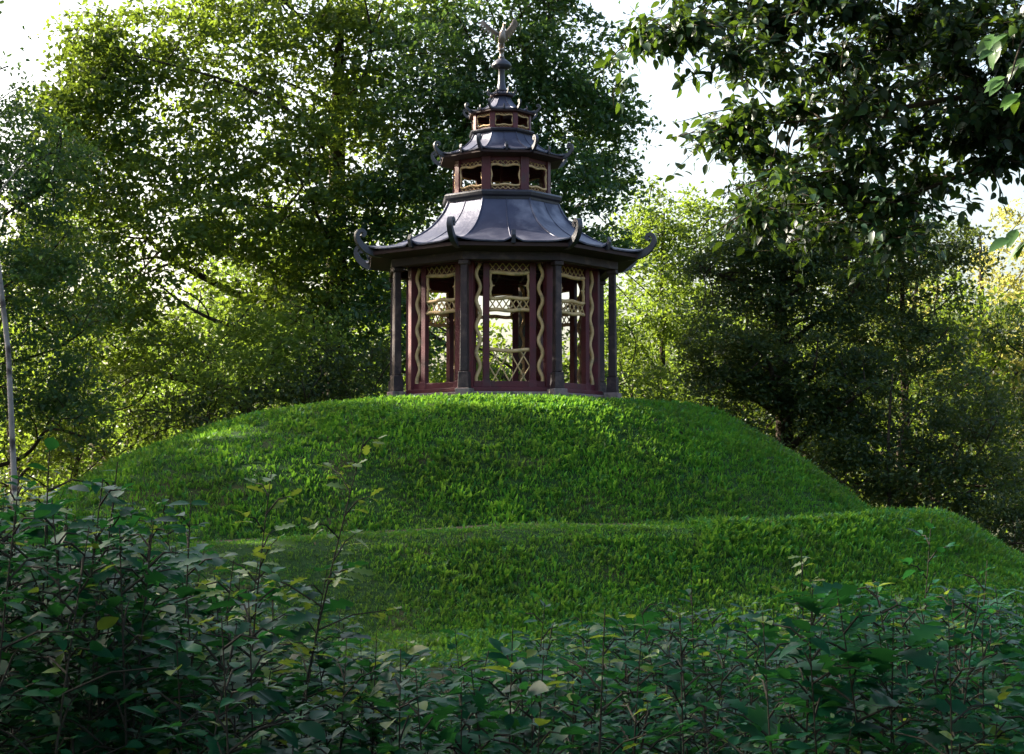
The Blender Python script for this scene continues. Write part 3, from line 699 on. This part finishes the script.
# ------------------------------------------------------------------ shaped leaves for near plants
ST = {'ovate': ([0, .18, .45, .72, 1.0], [.02, .22, .29, .20, .0]),
      'lobed': ([0, .14, .27, .38, .52, .64, .80, 1.0], [.02, .10, .24, .11, .34, .15, .25, .0])}
class Leaves:
    def __init__(s): s.p = []; s.d = []; s.n = []; s.l = []; s.v = []
    def add(s, p, d, n, l, v): s.p.append(tuple(p)); s.d.append(tuple(d)); s.n.append(tuple(n)); s.l.append(l); s.v.append(v)
    def build(s, name, shape, mat_, parent=None, droop=.22, fold=.18):
        p, d, n = np.array(s.p), np.array(s.d, float), np.array(s.n, float); l = np.array(s.l)
        d /= np.linalg.norm(d, axis=1)[:, None]+1e-9; sd = np.cross(d, n); sd /= np.linalg.norm(sd, axis=1)[:, None]+1e-9; n = np.cross(sd, d)
        us, ws = ST[shape]; K = len(us); rows = []
        cr = rng.uniform(.4, 1.6, len(p))*droop
        for u, w_ in zip(us, ws):
            c = p+d*(l*u)[:, None]-n*(l*cr*u*u)[:, None]
            rows += [c+sd*(l*w_)[:, None]+n*(l*w_*fold*1.5)[:, None], c, c-sd*(l*w_)[:, None]+n*(l*w_*fold*1.5)[:, None]]
        V = np.stack(rows, 1); N = len(p); V = V.reshape(-1, 3); nv = 3*K; b = (np.arange(N)*nv)[:, None]
        fs = []
        for i in range(K-1):
            for a in (0, 1): fs.append([i*3+a, i*3+a+1, (i+1)*3+a+1, (i+1)*3+a])
        F = (b[:, None, :]+np.array(fs)[None]).reshape(-1, 4)
        return np_mesh(name, V, F, None, mat_, parent, np.repeat(s.v, nv), smooth=True)

r_ = np.random.default_rng(64); LL = Leaves()
for q in range(420):
    a = r_.uniform(R(180), R(360)); rp = math.sqrt(r_.uniform(3.6**2, 13.5**2)); st1 = float(stretch(np.cos(a))); r1 = 4.2+(rp-4.2)/st1 if rp > 4.2 else rp
    x, y = CX+r1*math.cos(a), CY+r1*math.sin(a)
    LL.add((x, y, float(hz(np.array(x), np.array(y)))+.05), r_.normal(size=3)*np.array([1, 1, .2]), (r_.normal(0, .3), r_.normal(0, .3), 1), r_.uniform(.04, .075), float(r_.random()))
M['litter'] = leaf_mat('fallen_leaves', [G(.10, .07, .03), G(.16, .12, .05), G(.12, .14, .04), G(.22, .20, .10)], (.3, .25, .08), .2, .6, .3)
tag(LL.build('leaf_litter', 'ovate', M['litter']), 'scattered fallen leaves caught in the grass of the mound', 'fallen leaves', None, 'stuff')
# overhanging branches, upper right, from a tree standing outside the picture
over = empty('overhanging_tree', (6.6, -29.5, 0)); O = Vector(over.location)
tag(over, 'dark leafy boughs hanging into the top right corner close to the viewer', 'tree')
random.seed(44); lv = Leaves(); m = MB(); r_ = np.random.default_rng(44)
tk = [Vector((0, 0, -.3)), Vector((-.1, 0, 2)), Vector((-.2, .1, 4.2)), Vector((-.3, 0, 7)), Vector((-.2, 0, 9))]
m.tube(tk, [.32, .26, .22, .16, .06], 12)
obl = [((1020, 20), 9.5), ((960, 60), 9.8), ((900, 30), 10), ((840, 50), 10), ((780, 20), 10.2), ((735, 50), 10), ((690, 15), 10), ((650, 25), 10.2), ((860, 110), 9.8), ((920, 130), 10), ((980, 130), 9.6),
       ((800, 100), 10), ((750, 110), 10.2), ((790, 170), 9.8), ((850, 180), 10), ((905, 200), 10), ((760, 210), 10.3), ((820, 230), 10.2), ((1040, 90), 9.5), ((990, 100), 10), ((1010, 60), 10), ((880, 90), 10.4), ((815, 190), 10.3), ((870, 150), 10.3), ((760, 150), 10.4), ((730, 10), 10.4),
       ((1060, 10), 9.5), ((860, 0), 10), ((930, -5), 10), ((990, 0), 9.8), ((815, -10), 10.1), ((760, 0), 10.2), ((890, 15), 10.4), ((965, 25), 10.2), ((1010, 110), 9.8), ((975, 110), 10.1), ((870, 205), 10.2), ((900, 235), 10.1), ((930, 175), 10.3), ((725, 130), 10.2), ((1018, 130), 9.9), ((1000, 155), 10.0), ((700, -30), 10), ((800, -40), 10), ((900, -50), 10), ((1000, -60), 10), ((1090, 60), 9.6), ((870, 60), 10.6), ((950, 20), 10.8), ((780, 60), 10.8), ((830, 140), 10.6), ((930, 80), 10.6)]
bt = []
for (px, py), d in obl:
    c = P(px, py, d+random.uniform(-.4, .4))-O; bt.append(c)
mains = [P(1150, -110, 9.8)-O, P(1120, 60, 9.8)-O, P(1110, 150, 10)-O]
hubs = []
for q, c in enumerate(mains):
    a = tk[2] if q else tk[3]; limb(m, a, c, .11, .032, .05, 8, 8)
    e = [P(720, -10, 10)-O, P(780, 120, 10)-O, P(850, 210, 10.1)-O][q]
    lp, lr = limb(m, c, e, [.030, .024, .016][q], .006, .09, 16, 7, .0); hubs += list(zip(lp, lr))
for c in bt:
    b = min(hubs, key=lambda t: (t[0]-c).length+(0 if t[0].x > c.x else .3))
    limb(m, b[0], c, min(b[1]*.7, .012), .004, .08, 5, 5)
    for q in range(28):
        off = Vector((random.gauss(0, .17), random.gauss(0, .28), random.gauss(0, .10))); e = c+off+Vector((0, 0, -.05))
        lp, _ = limb(m, c, e, .004, .0015, .1, 4, 4)
        dirn = (e-c).normalized()
        for k in range(12):
            t = (k+.5)/12; p = c.lerp(e, t)+Vector((random.gauss(0, .02), random.gauss(0, .02), random.gauss(0, .02)))
            ld = dirn*.5+Vector((random.gauss(0, .7), random.gauss(0, .7), random.gauss(-.35, .5)))
            nn = Vector((random.gauss(0, .6), random.gauss(-.2, .6), 1))
            lv.add(p, ld, nn, random.uniform(.042, .085), random.gauss(.42, .15))
# the same tree's unseen crown above, added to shade the boughs and undergrowth
Cq, pq, iq = crown_pts([(x, y, z, 1.5, 1.3, .6, 46) for x, y, z in ((-6.9, .4, 7.3), (-5.4, .2, 7.4), (-4.0, .0, 7.3), (-2.4, .5, 7.3), (-6.2, 1.6, 8.0), (-4.4, 1.6, 8.1), (-2.0, 1.5, 8), (0, 0, 8), (1.5, .5, 8), (-9.5, -5, 7.5), (-7.5, -5.5, 7.2), (-5.5, -5, 7.5), (-3.5, -5.2, 7.1), (-8.5, -8, 7.5), (-6.5, -8, 7.2), (-4.5, -8.3, 7.4), (-8.5, -3, 7.4), (-6, -3, 7.5), (-3.6, -3, 7.3), (-10.5, -7, 7.3), (-2, -6, 7.2), (-2.5, -8, 7.3), (-8, -10, 7.4), (-6, -10.5, 7.4), (-4, -10, 7.4))], r_, 60, .6, .5)
for q in range(len(pq)):
    lv.add(pq[q], r_.normal(size=3), r_.normal(size=3)*.7+np.array([0, 0, 1]), r_.uniform(.07, .11), r_.normal(.4, .15))
for q in range(0, len(Cq), 4): limb(m, tk[3] if Cq[q][2] > 6.8 else tk[2], Cq[q], .03, .006, .06, 7, 5)
# a few larger leaves nearest the viewer at the border
for (px, py, d) in [(1000, 45, 4.6), (1018, 25, 4.6), (1010, 75, 4.5), (1026, 90, 4.5), (1000, 30, 4.7), (1030, 55, 4.6), (1018, 232, 4.4), (1030, 240, 4.4)]:
    c = P(px, py, d)-O
    for k in range(3):
        lv.add(c+Vector((random.gauss(0, .01),)*3), Vector((-.6+random.gauss(0, .3), random.gauss(0, .4), -.5+random.gauss(0, .3))), Vector((random.gauss(0, .3), -.5, .8)), random.uniform(.045, .07), random.uniform(.8, 1))
limb(m, P(1110, 150, 10)-O, P(1035, 30, 4.6)-O, .02, .004, .03, 8, 5); limb(m, P(1110, 150, 10)-O, P(1040, 232, 4.4)-O, .015, .003, .03, 8, 5)
limb(m, P(1035, 30, 4.6)-O, P(1012, 85, 4.5)-O, .004, .002, .05, 4, 4)
m.build('trunk', M['bark'], over, smooth=True)
lv.build('crown', 'ovate', M['near'], over)

# ------------------------------------------------------------------ foreground saplings
def sapling_geo(m, lv, base, h, lean, r_, leaf=.075, nodes=None, lv2=None, dense=1.0, low=.25):
    base = Vector(base); top = base+Vector((lean[0], lean[1], h)); n = 10
    bx, by = r_.normal(0, .03*h), r_.normal(0, .03*h)
    pts = [base.lerp(top, i/n)+Vector((bx, by, 0))*math.sin(math.pi*i/n) for i in range(n+1)]
    m.tube(pts, [.0065*(1-.8*i/n)*(.6+h*.3) for i in range(n+1)], 5)
    def at(t): i = min(int(t*n), n-1); return pts[i].lerp(pts[i+1], t*n-i)
    nn = int(h*(1-low)/.055*dense); az = r_.uniform(0, 6.28)
    for q in range(nn):
        t = low+(1-low)*(q+.5)/nn; p = at(t); az += 2.4
        d = Vector((math.cos(az), math.sin(az), r_.uniform(.15, .8))).normalized()
        tl = h*.24*(1-t)**.6*r_.uniform(.4, 1.2)+.02
        if tl > .07:
            e = p+d*tl; mid = p.lerp(e, .5)+Vector((0, 0, .02))
            m.tube([p, mid, e], [.0035, .0028, .0015], 4)
            k = max(3, int(tl/.032))
            for a in range(k):
                f = (a+.8)/k; pos = p.lerp(e, f); sgn = 1 if a % 2 else -1
                side = d.cross(Vector((0, 0, 1))).normalized()*sgn
                ld = d*.6+side*.8+Vector((0, 0, r_.normal(-.05, .3)))
                (lv2 if lv2 is not None and r_.random() < .06 else lv).add(pos, ld, (r_.normal(0, .35), r_.normal(-.05, .35), 1), leaf*r_.uniform(.65, 1.25), float(np.clip(r_.normal(.42, .17), 0, 1)))
            lv.add(e, d, (r_.normal(0, .3), r_.normal(0, .3), 1), leaf*r_.uniform(.6, 1), float(np.clip(r_.normal(.5, .15), 0, 1)))
        else:
            for s in (0, math.pi):
                d2 = Vector((math.cos(az+s), math.sin(az+s), r_.uniform(-.1, .7)))
                (lv2 if lv2 is not None and t > .85 and r_.random() < .35 else lv).add(p, d2, (r_.normal(0, .35), r_.normal(0, .35), 1), leaf*r_.uniform(.6, 1.2), float(np.clip(r_.normal(.5, .17), 0, 1)))
def topy(px):    # height in the picture that the undergrowth reaches
    xs = [-60, 0, 60, 120, 180, 250, 320, 360, 430, 500, 560, 620, 700, 780, 860, 940, 1024, 1090]
    ys = [470, 475, 490, 520, 545, 580, 625, 640, 652, 645, 625, 612, 612, 600, 590, 585, 588, 590]
    return float(np.interp(px, xs, ys))
r_ = np.random.default_rng(9); m = MB(); L1, L2, L3 = Leaves(), Leaves(), Leaves()
for q in range(620):
    d = math.sqrt(r_.uniform(4.6**2, 11.5**2)); px = r_.uniform(-80, 1100)
    if px < 260: d = r_.uniform(4.2, 8.5)
    ty = topy(px)+r_.gamma(1.5, 38)-14; 
    if q > 470: d = r_.uniform(11.5, 19); px = r_.uniform(280, 1080); ty = topy(px)+abs(r_.normal(0, 22))
    v = P(px, ty, d); hgt = max(.7 if q <= 470 else .2, v.z)
    kind = r_.random()
    A = L2 if kind < .28 else L1
    sapling_geo(m, A, (v.x-r_.normal(0, .12), v.y, 0), hgt, (r_.normal(0, .14), r_.normal(0, .14)), r_, leaf=(.052 if A is L1 else .08)*r_.uniform(.7, 1.7), lv2=L3 if A is L1 else None, dense=1.15, low=.22)
ug = empty('undergrowth', (0, -32, 0)); tag(ug, 'tangled belt of leafy saplings and shrubs between the viewer and the mound', 'undergrowth', None, 'stuff')
def shift(o): o.parent = ug; o.matrix_parent_inverse = Matrix.Translation((0, 32, 0)); o['kind'] = 'stuff'
shift(m.build('stems', M['twig'])); shift(L1.build('foliage', 'ovate', M['shrub'])); shift(L2.build('foliage', 'lobed', M['shrub'], fold=.1)); shift(L3.build('foliage', 'ovate', M['shoot']))

named = [  # px of top, py of top, distance, lean in px, shape, colour, label
    (365, 436, 6.4, 62, 'lobed', 'shoot', 'tall thin leaning oak shoot with yellowish tip leaves crossing the middle of the slope', .7),
    (272, 470, 6.2, -10, 'lobed', 'shoot', 'upright oak shoot with orange-green top leaves left of the tall leaning one', .9),
    (50, 440, 4.9, -15, 'ovate', 'shrub', 'tallest leafy sapling near the birch stem at the left border', 1.0),
    (118, 462, 5.0, 20, 'ovate', 'shrub', 'bushy sapling with broad pale-backed leaves just right of the tallest one', 1.0),
    (192, 492, 5.4, 10, 'ovate', 'shrub', 'sapling with two forking dark stems halfway to the oak shoots', .8),
    (18, 500, 4.4, -8, 'ovate', 'shrub', 'near sapling with large grey-green leaves at the left border', 1.0),
    (235, 560, 5.2, 14, 'lobed', 'shoot', 'fresh green oak seedling below the upright oak shoot', .9),
    (378, 628, 6.2, -5, 'lobed', 'shoot', 'feathery bright shoot standing alone in front of the mossy slope', .8),
    (545, 598, 7.8, 4, 'ovate', 'shrub', 'slim sapling rising above the undergrowth beneath the pavilion', .8),
    (690, 560, 8.2, 6, 'ovate', 'shrub', 'thin dark-stemmed sapling reaching up the lower terrace slope', .7),
    (800, 548, 8.0, -8, 'lobed', 'shoot', 'reddish thin shoot right of centre on the lower slope', .7),
    (930, 520, 7.6, 24, 'ovate', 'shrub', 'sparse tall sapling in front of the right end of the terrace', .8),
    (985, 560, 7.0, 10, 'lobed', 'shrub', 'oak-leaved sapling near the lower right corner', .7),
]
for px, py, d, ln, shp, mt, lb, den in named:
    v = P(px, py, d); b = P(px-ln*1.6, py, d); rt = empty('sapling', (b.x, b.y, 0)); tag(rt, lb, 'sapling')
    m = MB(); LL = Leaves(); sapling_geo(m, LL, (0, 0, 0), v.z, (v.x-b.x, 0), r_, leaf=.066 if mt == 'shrub' else .066, dense=den, low=.35)
    m.build('stem', M['twig'], rt); LL.build('leaves', shp, M[mt], rt, fold=.12)
# birch stem at the left border
v = P(10, 495, 13.5); rt = empty('birch_tree', (v.x+.075, v.y, 0)); tag(rt, 'slender white-barked young birch stem at the left border', 'tree')
m = MB(); tops = [Vector((.03, 0, -.1)), Vector((.02, 0, 1.2)), Vector((-.03, 0, 2.2)), Vector((-.10, 0, 3.3)), Vector((-.22, 0, 4.2)), Vector((-.55, 0, 6.0)), Vector((-.9, .1, 7.4))]
m.tube(tops, [.030, .027, .024, .021, .018, .012, .005], 8)
for z, s in ((4.4, 1), (4.9, -1), (5.3, 1), (5.8, -1), (6.3, 1)):
    limb(m, (-.22-(z-4.2)*.18, 0, z), (-.22-(z-4.2)*.18+s*.3, random.uniform(-.4, .4), z+.35), .009, .003, .05, 5, 5)
m.build('trunk', M['birch_bark'], rt, smooth=True)
LL = Leaves()
for q in range(900):
    z = random.uniform(4.0, 7.6); x = -.4-(z-2)*.09+random.gauss(0, .35); LL.add((x, random.gauss(0, .35), z), (random.gauss(0, 1), random.gauss(0, 1), -.8), (random.gauss(0, 1), random.gauss(0, 1), .6), random.uniform(.035, .055), random.uniform(.3, .8))
LL.build('crown', 'ovate', M['maple'], rt)

# ------------------------------------------------------------------ camera + render settings
cd = bpy.data.cameras.new('camera'); cam = bpy.data.objects.new('camera', cd); col.objects.link(cam)
cd.sensor_width = 36; cd.lens = 1765/1024*36; cd.clip_end = 2000; cd.clip_start = .1
pitch = math.atan((495-377)/1765)
cam.location = (0, -40, EYE); cam.rotation_euler = (R(90)+pitch, 0, 0)
scene.camera = cam
scene.view_settings.view_transform = 'Standard'; scene.view_settings.look = 'None'
scene.view_settings.exposure = 2.25; scene.view_settings.gamma = 1
c = scene.cycles
c.max_bounces = 7; c.diffuse_bounces = 3; c.glossy_bounces = 2; c.transmission_bounces = 5; c.transparent_max_bounces = 4
c.caustics_reflective = False; c.caustics_refractive = False
c.sample_clamp_indirect = 4
